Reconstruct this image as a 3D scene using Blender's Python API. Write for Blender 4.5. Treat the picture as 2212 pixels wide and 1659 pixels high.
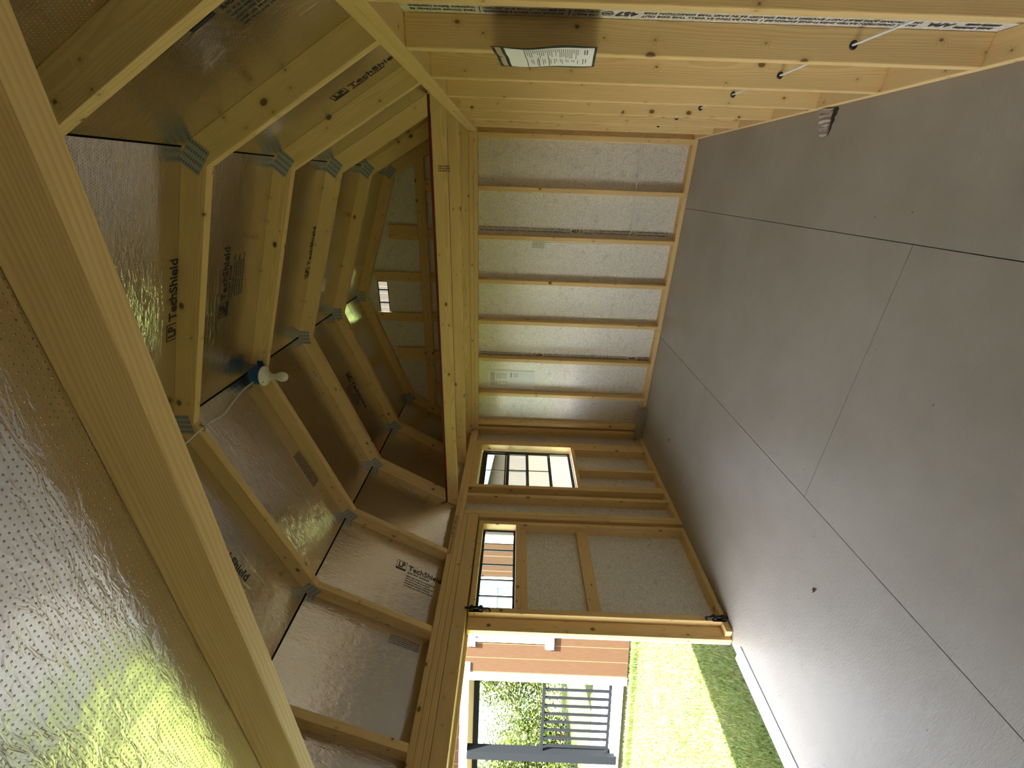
import bpy, bmesh, math, random
from mathutils import Vector, Matrix
random.seed(7)
for o in list(bpy.data.objects): bpy.data.objects.remove(o)
SC = bpy.context.scene
COL = SC.collection
V = Vector

# ------------------------------------------------------------------ camera, world, sun, exposure
F_PX = 900.77
cam_data = bpy.data.cameras.new('camera'); cam = bpy.data.objects.new('camera', cam_data); COL.objects.link(cam)
yaw, pitch, roll = -0.4511, 0.0032, 0.0374
fw = V((math.sin(yaw)*math.cos(pitch), math.cos(yaw)*math.cos(pitch), math.sin(pitch)))
rt0 = V((math.cos(yaw), -math.sin(yaw), 0)); up0 = rt0.cross(fw)
rt = rt0*math.cos(roll) + up0*math.sin(roll)
up = -rt0*math.sin(roll) + up0*math.cos(roll)
# the photograph lies on its side: its left edge is the top of the room
right_img = -up      # photo +x points down in the world
up_img = rt          # photo up points right in the world
M = Matrix((right_img, up_img, -fw)).transposed().to_4x4()
M.translation = V((-0.369, 0.0, 1.4654))
cam.matrix_world = M
cam_data.sensor_fit = 'HORIZONTAL'; cam_data.sensor_width = 36.0
cam_data.lens = 36.0*F_PX/2212.0
cam_data.clip_start = 0.02; cam_data.clip_end = 300
SC.camera = cam

world = bpy.data.worlds.new('sky'); SC.world = world; world.use_nodes = True
wn = world.node_tree; wn.nodes.clear()
sky = wn.nodes.new('ShaderNodeTexSky'); sky.sky_type = 'NISHITA'; sky.sun_disc = False
sky.sun_elevation = math.radians(60); sky.sun_rotation = math.radians(106); sky.dust_density = 2.0
bgn = wn.nodes.new('ShaderNodeBackground'); bgn.inputs['Strength'].default_value = .38
won = wn.nodes.new('ShaderNodeOutputWorld')
hz = wn.nodes.new('ShaderNodeMix'); hz.data_type = 'RGBA'; hz.inputs[0].default_value = .55
bw_ = wn.nodes.new('ShaderNodeRGBToBW'); tint = wn.nodes.new('ShaderNodeMix'); tint.data_type = 'RGBA'; tint.blend_type = 'MULTIPLY'; tint.inputs[0].default_value = 1
tint.inputs[7].default_value = (1.06, .97, .86, 1)
wn.links.new(sky.outputs[0], bw_.inputs[0]); wn.links.new(sky.outputs[0], hz.inputs[6]); wn.links.new(bw_.outputs[0], hz.inputs[7])
wn.links.new(hz.outputs[2], tint.inputs[6]); wn.links.new(tint.outputs[2], bgn.inputs[0]); wn.links.new(bgn.outputs[0], won.inputs[0])

SUN_DIR = V((0.46, -0.13, 0.87)).normalized()
sl = bpy.data.lights.new('sun', 'SUN'); sl.energy = 13.5; sl.angle = math.radians(0.6); sl.color = (1, .96, .88)
sun = bpy.data.objects.new('sun', sl); COL.objects.link(sun); sun.location = (3, -3, 9)
sun.rotation_euler = SUN_DIR.to_track_quat('Z', 'Y').to_euler()

SC.view_settings.view_transform = 'Standard'; SC.view_settings.look = 'None'
SC.view_settings.gamma = 1; SC.view_settings.use_curve_mapping = False
SC.view_settings.exposure = 3.52
try:
    SC.cycles.max_bounces = 16; SC.cycles.diffuse_bounces = 8; SC.cycles.glossy_bounces = 8
    SC.cycles.transparent_max_bounces = 12
except Exception: pass

# ------------------------------------------------------------------ materials
def nt(name):
    m = bpy.data.materials.new(name); m.use_nodes = True
    t = m.node_tree; b = t.nodes['Principled BSDF']
    return m, t, b
class G:
    """tiny node-graph helper"""
    def __init__(s, t): s.t = t
    def n(s, typ, **k):
        x = s.t.nodes.new('ShaderNode'+typ)
        for a, v in k.items(): setattr(x, a, v)
        return x
    def l(s, a, b): s.t.links.new(a, b)
    def put(s, sock, v):
        if isinstance(v, bpy.types.NodeSocket): s.l(v, sock)
        else: sock.default_value = v
    def m(s, op, a, b=None, c=None):
        x = s.n('Math', operation=op); s.put(x.inputs[0], a)
        if b is not None: s.put(x.inputs[1], b)
        if c is not None: s.put(x.inputs[2], c)
        return x.outputs[0]
    def vm(s, op, a, b=None):
        x = s.n('VectorMath', operation=op); s.put(x.inputs[0], a)
        if b is not None: s.put(x.inputs[1], b)
        return x.outputs[0]
    def noise(s, vec, scale, detail=2, rough=.5, dist=0.0):
        x = s.n('TexNoise'); s.put(x.inputs['Vector'], vec); x.inputs['Scale'].default_value = scale
        x.inputs['Detail'].default_value = detail; x.inputs['Roughness'].default_value = rough
        x.inputs['Distortion'].default_value = dist
        return x.outputs['Fac']
    def smooth(s, v, a, b, lo=0.0, hi=1.0):
        x = s.n('MapRange', interpolation_type='SMOOTHSTEP'); s.put(x.inputs[0], v)
        x.inputs[1].default_value = a; x.inputs[2].default_value = b
        x.inputs[3].default_value = lo; x.inputs[4].default_value = hi
        return x.outputs[0]
    def mix(s, f, a, b, mode='MIX'):
        x = s.n('Mix', data_type='RGBA', blend_type=mode); s.put(x.inputs[0], f)
        s.put(x.inputs[6], a if isinstance(a, bpy.types.NodeSocket) else (*a[:3], 1))
        s.put(x.inputs[7], b if isinstance(b, bpy.types.NodeSocket) else (*b[:3], 1))
        return x.outputs[2]
    def bump(s, h, strength, dist, prev=None):
        x = s.n('Bump'); x.inputs['Strength'].default_value = strength; x.inputs['Distance'].default_value = dist
        s.put(x.inputs['Height'], h)
        if prev is not None: s.l(prev, x.inputs['Normal'])
        return x.outputs[0]
    def coord(s): return s.n('TexCoord').outputs['Object']
    def sep(s, v):
        x = s.n('SeparateXYZ'); s.put(x.inputs[0], v); return x.outputs
    def comb(s, a, b, c):
        x = s.n('CombineXYZ'); s.put(x.inputs[0], a); s.put(x.inputs[1], b); s.put(x.inputs[2], c); return x.outputs[0]

def plain(name, col, rough=.6, metal=0.0, spec=.5):
    m, t, b = nt(name); g = G(t)
    n = g.noise(g.coord(), 40, 2)
    c = g.mix(g.m('MULTIPLY', n, .25), col, [x*.75 for x in col[:3]])
    g.l(c, b.inputs['Base Color']); b.inputs['Roughness'].default_value = rough
    b.inputs['Metallic'].default_value = metal; b.inputs['Specular IOR Level'].default_value = spec
    return m

def wood(name, light, dark, knotc=(.10, .045, .015), rough=.55, knots=True):
    m, t, b = nt(name); g = G(t)
    co = g.coord(); rnd = g.n('ObjectInfo').outputs['Random']
    off = g.comb(g.m('MULTIPLY', rnd, 37.0), g.m('MULTIPLY', rnd, 11.0), g.m('MULTIPLY', rnd, 5.3))
    p = g.vm('ADD', co, off); s = g.sep(p); sl_ = g.sep(co)
    # knots: stretched cells, one knot in a fraction of the cells
    kp = g.comb(g.m('MULTIPLY', s[0], 8.0), g.m('MULTIPLY', g.m('ADD', s[1], g.m('MULTIPLY', s[2], .9)), 12.0), 0.0)
    vo = g.n('TexVoronoi', feature='F1', voronoi_dimensions='2D'); g.l(kp, vo.inputs['Vector']); vo.inputs['Scale'].default_value = 1.0
    vo.inputs['Randomness'].default_value = 1.0
    cc = g.sep(vo.outputs['Color'])
    size = g.m('ADD', .042, g.m('MULTIPLY', g.m('POWER', cc[1], 5.0), .11))
    kd = g.m('SUBTRACT', vo.outputs['Distance'], size)
    kn = g.smooth(kd, -.05, .012, 1.0, 0.0)
    halo = g.smooth(kd, -.02, .16, 1.0, 0.0)
    has = g.m('GREATER_THAN', cc[0], .48 if knots else 2.0)
    kn = g.m('MULTIPLY', kn, has); halo = g.m('MULTIPLY', halo, has)
    mid = g.noise(g.comb(g.m('MULTIPLY', s[0], 1.6), g.m('MULTIPLY', s[1], 22.0), g.m('MULTIPLY', s[2], 22.0)), 1.0, 3)
    # growth rings around a pith off to one side, bent round the knots
    low = g.noise(g.comb(g.m('MULTIPLY', s[0], 1.1), g.m('MULTIPLY', s[1], 3.0), g.m('MULTIPLY', s[2], 3.0)), 1.0, 2)
    yy = g.m('SUBTRACT', sl_[1], g.m('ADD', g.m('MULTIPLY', rnd, .14), -.03))
    zz = g.m('SUBTRACT', sl_[2], g.m('ADD', g.m('MULTIPLY', rnd, -.06), -.01))
    r = g.m('SQRT', g.m('ADD', g.m('MULTIPLY', yy, yy), g.m('MULTIPLY', zz, zz)))
    r = g.m('ADD', r, g.m('ADD', g.m('ADD', g.m('MULTIPLY', low, .05), g.m('MULTIPLY', mid, .006)), g.m('MULTIPLY', halo, .010)))
    fine0 = g.noise(g.comb(g.m('MULTIPLY', s[0], 6.0), g.m('MULTIPLY', s[1], 160.0), g.m('MULTIPLY', s[2], 160.0)), 1.0, 3)
    ph = g.m('FRACT', g.m('MULTIPLY', r, 215.0))
    ring = g.m('MULTIPLY', g.smooth(ph, 0.25, 0.92), g.smooth(ph, .92, 1.0, 1.0, 0.0))
    f = g.m('ADD', g.m('MULTIPLY', ring, .30), g.m('ADD', g.m('MULTIPLY', fine0, .38), g.m('MULTIPLY', mid, .42)))
    f = g.m('ADD', f, g.m('MULTIPLY', halo, .22))
    f = g.m('SUBTRACT', f, .22)
    c = g.mix(f, light, dark)
    tone = g.noise(off, 3.1, 0)
    c = g.mix(g.m('MULTIPLY', tone, .30), c, [light[0]*.82, light[1]*.70, light[2]*.52])
    if knots:
        c = g.mix(g.m('MULTIPLY', kn, .85), c, knotc)
    g.l(c, b.inputs['Base Color'])
    b.inputs['Roughness'].default_value = rough; b.inputs['Specular IOR Level'].default_value = .3
    h = g.m('ADD', g.m('MULTIPLY', ring, -.3), fine0)
    g.l(g.bump(h, .25, .0008), b.inputs['Normal'])
    return m

def foil(name='radiant barrier foil', K=1.0, wr=1.0):
    m, t, b = nt(name); g = G(t); co = g.coord(); s = g.sep(co)
    # rows of pin perforations, 11 mm by 6 mm
    fx = g.m('SUBTRACT', g.m('FRACT', g.m('MULTIPLY', s[0], 140.0)), .5)
    row = g.m('FLOOR', g.m('MULTIPLY', s[0], 140.0))
    fy = g.m('SUBTRACT', g.m('FRACT', g.m('ADD', g.m('MULTIPLY', s[1], 105.0), g.m('MULTIPLY', row, .5))), .5)
    d = g.m('SQRT', g.m('ADD', g.m('MULTIPLY', fx, fx), g.m('MULTIPLY', fy, fy)))
    dot = g.smooth(d, .07, .17, 1.0, 0.0)
    big = g.noise(co, 3.0, 3, .6)
    cr = g.n('TexNoise'); cr.noise_type = 'RIDGED_MULTIFRACTAL' if hasattr(cr, 'noise_type') else 'FBM'
    g.l(g.vm('MULTIPLY', co, (1.0, .45, 1.0)), cr.inputs['Vector']); cr.inputs['Scale'].default_value = 16; cr.inputs['Detail'].default_value = 4
    strand = g.noise(g.vm('MULTIPLY', co, (1.0, .3, 1.0)), 70, 3, .65, .6)
    patch = g.smooth(g.noise(co, 2.2, 2), .36, .60, .25 if wr > 1 else .5, 1.0)
    h = g.m('ADD', g.m('MULTIPLY', strand, .8), g.m('MULTIPLY', g.m('MULTIPLY', cr.outputs['Fac'], patch), .8))
    n1 = g.bump(big, .5, .012)
    n2 = g.bump(h, min(1.0, .55*wr), .0032*wr, n1)
    n3 = g.bump(dot, .9, .002, n2)
    g.l(n3, b.inputs['Normal'])
    c = g.mix(g.m('MULTIPLY', dot, .45), (.78, .75, .71), (.30, .28, .26))
    g.l(c, b.inputs['Base Color'])
    b.inputs['Metallic'].default_value = 1.0
    g.l(g.m('ADD', .10 if wr > 1 else .15, g.m('MULTIPLY', big, .14)), b.inputs['Roughness'])
    return m

def silver_panel():
    m, t, b = nt('silvery wall sheathing'); g = G(t); co = g.coord()
    a = g.noise(co, 15, 6, .8)
    fib = g.noise(co, 170, 2, .6, 1.5)
    sp = g.noise(co, 95, 4, .75, .8)
    low = g.noise(co, 2.0, 2)
    c = g.mix(g.smooth(sp, .35, .68), (.60, .56, .49), (.93, .90, .83))
    c = g.mix(g.m('MULTIPLY', g.smooth(a, .5, .72), .38), c, (.24, .23, .22))
    g.l(c, b.inputs['Base Color'])
    b.inputs['Metallic'].default_value = .35
    g.l(g.m('ADD', .36, g.m('MULTIPLY', sp, .2)), b.inputs['Roughness'])
    n = g.bump(fib, .55, .0016); n = g.bump(sp, .45, .003, n)
    g.l(n, b.inputs['Normal'])
    return m

def floor_mat():
    m, t, b = nt('grey-beige floor board'); g = G(t); co = g.coord()
    st = g.noise(g.vm('MULTIPLY', co, (1.0, 5.0, 1.0)), 45, 3, .6, 1.0)
    gr = g.noise(co, 260, 2, .6)
    low = g.noise(co, 1.3, 4, .6)
    c = g.mix(g.smooth(low, .3, .7), (.345, .308, .252), (.41, .372, .315))
    c = g.mix(g.m('MULTIPLY', g.smooth(st, .55, .8), .35), c, (.24, .215, .185))
    vo = g.n('TexVoronoi'); g.l(co, vo.inputs['Vector']); vo.inputs['Scale'].default_value = 12
    cc = g.sep(vo.outputs['Color'])
    sp = g.m('MULTIPLY', g.smooth(vo.outputs['Distance'], .026, .048, 1.0, 0.0), g.m('GREATER_THAN', cc[0], .55))
    c = g.mix(g.m('MULTIPLY', sp, .8), c, (.05, .035, .03))
    g.l(c, b.inputs['Base Color'])
    g.l(g.m('ADD', .30, g.m('MULTIPLY', st, .14)), b.inputs['Roughness'])
    b.inputs['Specular IOR Level'].default_value = .32
    n = g.bump(st, .8, .0016); n = g.bump(gr, .3, .0005, n); g.l(n, b.inputs['Normal'])
    return m

def plate_mat():
    m, t, b = nt('galvanised toothed plate'); g = G(t); co = g.coord(); s = g.sep(co)
    fx = g.m('ABSOLUTE', g.m('SUBTRACT', g.m('FRACT', g.m('MULTIPLY', s[0], 38.0)), .5))
    fy = g.m('ABSOLUTE', g.m('SUBTRACT', g.m('FRACT', g.m('MULTIPLY', s[1], 120.0)), .5))
    hole = g.m('MULTIPLY', g.m('LESS_THAN', fx, .20), g.m('LESS_THAN', fy, .27))
    g.l(g.mix(g.m('MULTIPLY', hole, .8), (.42, .44, .43), (.10, .10, .09)), b.inputs['Base Color'])
    b.inputs['Metallic'].default_value = .7; b.inputs['Roughness'].default_value = .45
    g.l(g.bump(hole, .6, -.002), b.inputs['Normal'])
    return m

def siding(name, c1, c2, pitch=.2032):
    m, t, b = nt(name); g = G(t); co = g.coord(); s = g.sep(co)
    fx = g.m('FRACT', g.m('ADD', g.m('DIVIDE', s[0], pitch), .5))
    groove = g.m('LESS_THAN', fx, .045)
    gn = g.noise(g.vm('MULTIPLY', co, (8, 8, .8)), 12, 4, .65, .8)
    c = g.mix(gn, c1, c2); c = g.mix(groove, c, [min(1, x*2.2) for x in c2])
    g.l(c, b.inputs['Base Color']); b.inputs['Roughness'].default_value = .9; b.inputs['Specular IOR Level'].default_value = .08
    n = g.bump(groove, 1.0, -.01); n = g.bump(gn, .5, .004, n); g.l(n, b.inputs['Normal'])
    return m

def ribbed_roof(name, col):
    m, t, b = nt(name); g = G(t); s = g.sep(g.coord())
    fx = g.m('ABSOLUTE', g.m('SUBTRACT', g.m('FRACT', g.m('DIVIDE', s[0], .23)), .5))
    h = g.smooth(fx, .28, .42)
    g.l(g.mix(g.m('MULTIPLY', h, .35), col, [x*.6 for x in col]), b.inputs['Base Color'])
    b.inputs['Roughness'].default_value = .4; b.inputs['Metallic'].default_value = .3
    g.l(g.bump(h, 1.0, .02), b.inputs['Normal'])
    return m

def ground_mat():
    m, t, b = nt('lawn soil and grass'); g = G(t); co = g.coord()
    a = g.noise(co, 3.5, 5, .7); f = g.noise(g.vm('MULTIPLY', co, (1, 1, 1)), 60, 4, .8, 1.0)
    c = g.mix(g.smooth(f, .35, .65), (.034, .064, .008), (.11, .128, .038))
    c = g.mix(g.m('MULTIPLY', g.smooth(a, .45, .7), .6), c, (.12, .11, .06))
    g.l(c, b.inputs['Base Color']); b.inputs['Roughness'].default_value = .9; b.inputs['Specular IOR Level'].default_value = .1
    g.l(g.bump(f, 1.0, .03), b.inputs['Normal'])
    return m

def leafy(name, a, bcol, scale=6.0):
    m, t, b = nt(name); g = G(t); co = g.coord()
    n = g.noise(co, scale, 2); n2 = g.noise(co, scale*9, 1)
    c = g.mix(g.smooth(g.m('ADD', g.m('MULTIPLY', n, .5), g.m('MULTIPLY', n2, .5)), .35, .65), a, bcol)
    g.l(c, b.inputs['Base Color']); b.inputs['Roughness'].default_value = .5
    tr = g.n('BsdfTranslucent'); g.l(c, tr.inputs[0]); mx = g.n('MixShader'); mx.inputs[0].default_value = .35
    out = t.nodes['Material Output']
    g.l(b.outputs[0], mx.inputs[1]); g.l(tr.outputs[0], mx.inputs[2]); g.l(mx.outputs[0], out.inputs[0])
    return m

def glass():
    m, t, b = nt('window glass'); g = G(t); t.nodes.remove(b)
    tr = g.n('BsdfTransparent'); tr.inputs[0].default_value = (.90, .95, .96, 1)
    gl = g.n('BsdfGlossy'); gl.inputs['Roughness'].default_value = .02
    mx = g.n('MixShader'); mx.inputs[0].default_value = .06
    g.l(tr.outputs[0], mx.inputs[1]); g.l(gl.outputs[0], mx.inputs[2])
    g.l(mx.outputs[0], t.nodes['Material Output'].inputs[0])
    return m

PINE = wood('new pine framing lumber', (.83, .615, .295), (.50, .295, .10))
CLEAR = wood('clear straight pine', (.83, .615, .295), (.50, .295, .10), knots=False)
FOIL = foil('radiant barrier foil', 1.0, 1.15); FOILN = foil('crumpled radiant barrier foil', 1.0, .85); SILVER = silver_panel(); FLOOR = floor_mat(); GAL = plate_mat()
INK = plain('dark blue-black ink', (.02, .022, .035), .5)
FAINT = plain('faint brown stamp ink', (.17, .10, .04), .7)
GREYINK = plain('grey print', (.09, .09, .10), .7)
RED = plain('red edge paint', (.12, .004, .008), .6)
DARK = plain('dark roofing underside', (.015, .013, .012), .9)
BLACK = plain('black metal', (.012, .013, .015), .35, .2)
FRAMEBLK = plain('black window frame', (.015, .02, .02), .35)
WHITEPL = plain('white plastic', (.80, .78, .70), .35)
PORC = plain('white porcelain', (.82, .79, .70), .18)
BLUE = plain('blue plastic box', (.006, .075, .23), .4)
CABLE = plain('white cable sheath', (.74, .73, .68), .45)
PAPER = plain('white paper', (.88, .88, .86), .7)
GREENB = plain('dark green binding', (.004, .028, .016), .5)
TANP = plain('tan header strip', (.50, .40, .27), .6)
OUTLET = plain('light almond outlet plate', (.55, .55, .42), .4)
ALU = plain('bare aluminium threshold', (.34, .38, .44), .5, .5)
GREYBOX = plain('grey painted block', (.30, .28, .22), .7)
TORN = plain('torn floor paper', (.46, .38, .33), .9)
LEAFBR = plain('dry brown leaf', (.12, .04, .02), .8)
WHITE = plain('white trim paint', (.62, .63, .64), .5)
BRICK = plain('red-brown brick', (.10, .045, .03), .9)
SILL = plain('dark olive sill timber', (.035, .035, .018), .9, 0, .1)
GLASS = glass()
BROWN = siding('brown stained siding', (.022, .0115, .006), (.042, .023, .012))
PALEBR = siding('pale tan siding', (.042, .031, .026), (.058, .044, .036))
PALE = siding('pale grey-blue siding', (.13, .16, .19), (.17, .20, .225), .3)
OLD = wood('weathered skid timber', (.20, .14, .075), (.07, .042, .02))
GROUND = ground_mat()
GRASS = leafy('grass blades', (.036, .085, .008), (.13, .155, .036), 2.5)
BUSH = leafy('bush leaves', (.008, .022, .003), (.085, .11, .022), 2.0)
BARK = plain('grey-brown bark', (.16, .12, .08), .9)
GREYPOST = plain('dark grey metal post', (.005, .006, .0075), .7, 0, .06)
BLUEROOF = ribbed_roof('light blue ribbed roof', (.035, .085, .15))
DARKPANE = plain('dark window pane', (.10, .13, .15), .15)

# ------------------------------------------------------------------ object helpers
ORIGIN = {}
def link(o, parent=None):
    COL.objects.link(o)
    if parent is not None:
        o.parent = parent
        o.matrix_parent_inverse = ORIGIN.get(parent.name, Matrix.Identity(4)).inverted()
    ORIGIN[o.name] = o.matrix_basis.copy()
    return o
def tag(o, label=None, cat=None, group=None, kind=None):
    if label: o['label'] = label
    if cat: o['category'] = cat
    if group: o['group'] = group
    if kind: o['kind'] = kind
    return o
def empty(name, loc, label, cat, group=None, kind=None):
    o = bpy.data.objects.new(name, None); o.empty_display_size = .1; o.matrix_basis = Matrix.Translation(V(loc))
    link(o); return tag(o, label, cat, group, kind)
def frame(o, x, y):
    """matrix with origin o, local x, local y (unit, orthogonal)"""
    x = V(x).normalized(); y = V(y).normalized(); z = x.cross(y)
    m = Matrix((x, y, z)).transposed().to_4x4(); m.translation = V(o); return m
def from_bm(name, bm, mat, parent=None, mx=None, smooth=False, bevel=0.0):
    if bevel:
        bmesh.ops.bevel(bm, geom=list(bm.edges), offset=bevel, segments=2, affect='EDGES', profile=.6)
    bmesh.ops.recalc_face_normals(bm, faces=bm.faces)
    me = bpy.data.meshes.new(name); bm.to_mesh(me); bm.free()
    if mat: me.materials.append(mat)
    if smooth:
        for p in me.polygons: p.use_smooth = True
    o = bpy.data.objects.new(name, me)
    if mx is not None: o.matrix_basis = mx
    return link(o, parent)
def bm_prism(bm, pts, z0, z1):
    a = [bm.verts.new((p[0], p[1], z0)) for p in pts]; b = [bm.verts.new((p[0], p[1], z1)) for p in pts]
    bm.faces.new(a[::-1]); bm.faces.new(b)
    n = len(pts)
    for i in range(n): bm.faces.new((a[i], a[(i+1) % n], b[(i+1) % n], b[i]))
def bm_box(bm, a, b):
    bm_prism(bm, [(a[0], a[1]), (b[0], a[1]), (b[0], b[1]), (a[0], b[1])], a[2], b[2])
def prism(name, pts, z0, z1, mx, mat, parent=None, bevel=0.0):
    bm = bmesh.new(); bm_prism(bm, pts, z0, z1); return from_bm(name, bm, mat, parent, mx, bevel=bevel)
def lumber(name, a, b, parent, axis=None, mat=None, bevel=.003):
    """a board filling the world box a..b; grain along its longest side"""
    a = V(a); b = V(b); lo = V([min(a[i], b[i]) for i in range(3)]); hi = V([max(a[i], b[i]) for i in range(3)])
    s = hi-lo
    if axis is None: axis = max(range(3), key=lambda i: s[i])
    for i in range(3):
        if i != axis: lo[i] += .0005; hi[i] -= .0005
    s = hi-lo
    rest = sorted([i for i in range(3) if i != axis], key=lambda i: -s[i])
    E = [V((1, 0, 0)), V((0, 1, 0)), V((0, 0, 1))]
    x, y = E[axis], E[rest[0]]; z = x.cross(y)
    org = lo.copy()
    if sum(z) < 0: org = org + E[rest[1]]*s[rest[1]]
    m = frame(org, x, y)
    bm = bmesh.new(); bm_box(bm, (0, 0, 0), (s[axis], s[rest[0]], s[rest[1]]))
    return from_bm(name, bm, mat or PINE, parent, m, bevel=bevel)
def box(name, a, b, mat, parent=None, bevel=0.0):
    bm = bmesh.new(); lo = [min(a[i], b[i]) for i in range(3)]; hi = [max(a[i], b[i]) for i in range(3)]
    bm_box(bm, lo, hi); return from_bm(name, bm, mat, parent, bevel=bevel)
def clip(poly, ax, val, keep_less):
    out = []
    for i in range(len(poly)):
        p, q = poly[i], poly[(i+1) % len(poly)]
        fp = (p[ax] <= val) == keep_less or p[ax] == val; fq = (q[ax] <= val) == keep_less or q[ax] == val
        if fp: out.append(p)
        if fp != fq:
            t = (val-p[ax])/(q[ax]-p[ax]); out.append(tuple(p[k]+t*(q[k]-p[k]) for k in range(2)))
    return out
def holed(bm, poly, holes, z0, z1, put):
    """convex polygon minus axis-aligned rectangles, extruded; put maps (u,v,w) to xyz"""
    pieces = [poly]
    for (u0, u1, v0, v1) in holes:
        new = []
        for p in pieces:
            l = clip(p, 0, u0, True); r = clip(p, 0, u1, False)
            m = clip(clip(p, 0, u0, False), 0, u1, True) if True else p
            if len(l) > 2: new.append(l)
            if len(r) > 2: new.append(r)
            if len(m) > 2:
                d = clip(m, 1, v0, True); u = clip(m, 1, v1, False)
                if len(d) > 2: new.append(d)
                if len(u) > 2: new.append(u)
        pieces = new
    for p in pieces:
        us = [q[0] for q in p]; vs = [q[1] for q in p]
        if max(us)-min(us) < 1e-5 or max(vs)-min(vs) < 1e-5: continue
        a = [bm.verts.new(put(q[0], q[1], z0)) for q in p]; b = [bm.verts.new(put(q[0], q[1], z1)) for q in p]
        bm.faces.new(a[::-1]); bm.faces.new(b)
        for i in range(len(p)): bm.faces.new((a[i], a[(i+1) % len(p)], b[(i+1) % len(p)], b[i]))
def bm_tube(bm, pts, r, seg=10, flat=1.0):
    pts = [V(p) for p in pts]; rings = []
    prev = None
    for i, p in enumerate(pts):
        d = (pts[min(i+1, len(pts)-1)]-pts[max(i-1, 0)]).normalized()
        ref = prev if prev is not None else (V((0, 0, 1)) if abs(d.z) < .9 else V((1, 0, 0)))
        u = (ref-d*ref.dot(d)).normalized(); w = d.cross(u); prev = u
        rings.append([bm.verts.new(p+(u*math.cos(t)+w*math.sin(t)*flat)*r) for t in [2*math.pi*k/seg for k in range(seg)]])
    for i in range(len(rings)-1):
        for k in range(seg): bm.faces.new((rings[i][k], rings[i][(k+1) % seg], rings[i+1][(k+1) % seg], rings[i+1][k]))
    bm.faces.new(rings[0][::-1]); bm.faces.new(rings[-1])
def tube(name, pts, r, mat, parent=None, seg=10, flat=1.0):
    bm = bmesh.new(); bm_tube(bm, pts, r, seg, flat); return from_bm(name, bm, mat, parent, smooth=True)
def curve_pts(P, n=10):
    P = [V(p) for p in P]; out = []
    for i in range(len(P)-1):
        p0, p1, p2, p3 = P[max(i-1, 0)], P[i], P[i+1], P[min(i+2, len(P)-1)]
        for k in range(n):
            t = k/n
            out.append(.5*((2*p1)+(p2-p0)*t+(2*p0-5*p1+4*p2-p3)*t*t+(3*p1-p0-3*p2+p3)*t**3))
    out.append(P[-1]); return out
def lathe(name, prof, mat, parent=None, mx=None, seg=28):
    bm = bmesh.new(); rings = []
    for r, z in prof: rings.append([bm.verts.new((r*math.cos(2*math.pi*k/seg), r*math.sin(2*math.pi*k/seg), z)) for k in range(seg)])
    for i in range(len(rings)-1):
        for k in range(seg): bm.faces.new((rings[i][k], rings[i][(k+1) % seg], rings[i+1][(k+1) % seg], rings[i+1][k]))
    bm.faces.new(rings[0][::-1]); bm.faces.new(rings[-1])
    return from_bm(name, bm, mat, parent, mx, smooth=True)

def text_mesh(body, size, bold=0.0, width=None, font_scale_x=1.0):
    cu = bpy.data.curves.new('lettering', 'FONT'); cu.body = body; cu.size = size; cu.offset = bold
    cu.extrude = .00025; cu.resolution_u = 3; cu.align_x = 'LEFT'
    o = bpy.data.objects.new('lettering', cu); COL.objects.link(o)
    dg = bpy.context.evaluated_depsgraph_get(); dg.update()
    me = bpy.data.meshes.new_from_object(o.evaluated_get(dg)); bpy.data.objects.remove(o)
    xs = [v.co.x for v in me.vertices]
    if width and xs:
        k = width/(max(xs)-min(xs))
        for v in me.vertices: v.co.x *= k
    return me
def lettering(name, parts, org, r, u, mat, parent):
    """parts: list of (mesh, dx, dy) or ('rect', x0, y0, x1, y1); drawn in the plane (r,u) at org"""
    bm = bmesh.new()
    for p in parts:
        if p[0] == 'rect':
            bm_box(bm, (p[1], p[2], 0), (p[3], p[4], .0006))
        else:
            n0 = len(bm.verts); bm.from_mesh(p[0]); bm.verts.ensure_lookup_table()
            for v in bm.verts[n0:]: v.co.x += p[1]; v.co.y += p[2]
    me = bpy.data.meshes.new(name); bm.to_mesh(me); bm.free(); me.materials.append(mat)
    o = bpy.data.objects.new(name, me); o.matrix_basis = frame(org, r, u)
    return link(o, parent)
def scribble(x0, y0, x1, h, gap=.35, seed=0, slant=0):
    """a row of word-like dashes for print too small to read"""
    rn = random.Random(seed); out = []; x = x0
    while x < x1:
        w = rn.uniform(1.2, 4.5)*h; w = min(w, x1-x)
        k = x
        while k < x+w-h*.3:
            cw = rn.uniform(.25, .5)*h; out.append(('rect', k, y0+rn.uniform(0, .12)*h, min(k+cw, x+w), y0+h*rn.uniform(.7, 1))); k += cw+h*.14
        x += w+h*gap
    return out

# ------------------------------------------------------------------ dimensions (metres); right wall stud faces at X=0, end wall stud faces at Y=ED
W = 2.91; ED = 4.037; D4 = .089; T2 = .038
RX = D4; LX = -W-D4; EY = ED+D4; NY = -.75
ZP = 1.843; ZT = 1.919
O_ = [(.131, ZT), (-.294, 2.656), (-1.443, 3.052), (-2.584, 2.637), (-2.995, ZT)]      # top line of the rafters

# ------------------------------------------------------------------ floor
fl = tag(box('floor', (RX+.02, NY-.1, -.06), (LX-.0, EY+.02, -.013), DARK), 'grey-beige painted panel floor of the shed with thin dark seams', 'floor', kind='structure')
ys = {'r': [NY-.1, .42, 2.857, EY+.02], 'm': [NY-.1, 1.649, 4.087, EY+.02], 'l': [NY-.1, .445, 2.885, EY+.02]}
xs = {'r': (-.53, RX+.02), 'm': (-1.73, -.53), 'l': (LX+.004, -1.73)}
for k in 'rml':
    for i in range(3):
        bm = bmesh.new(); g_ = .0014
        bm_box(bm, (xs[k][0]+g_, ys[k][i]+g_, -.013), (xs[k][1]-g_, ys[k][i+1]-g_, 0))
        from_bm('floor_panel', bm, FLOOR, fl, bevel=.0012)
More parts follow.
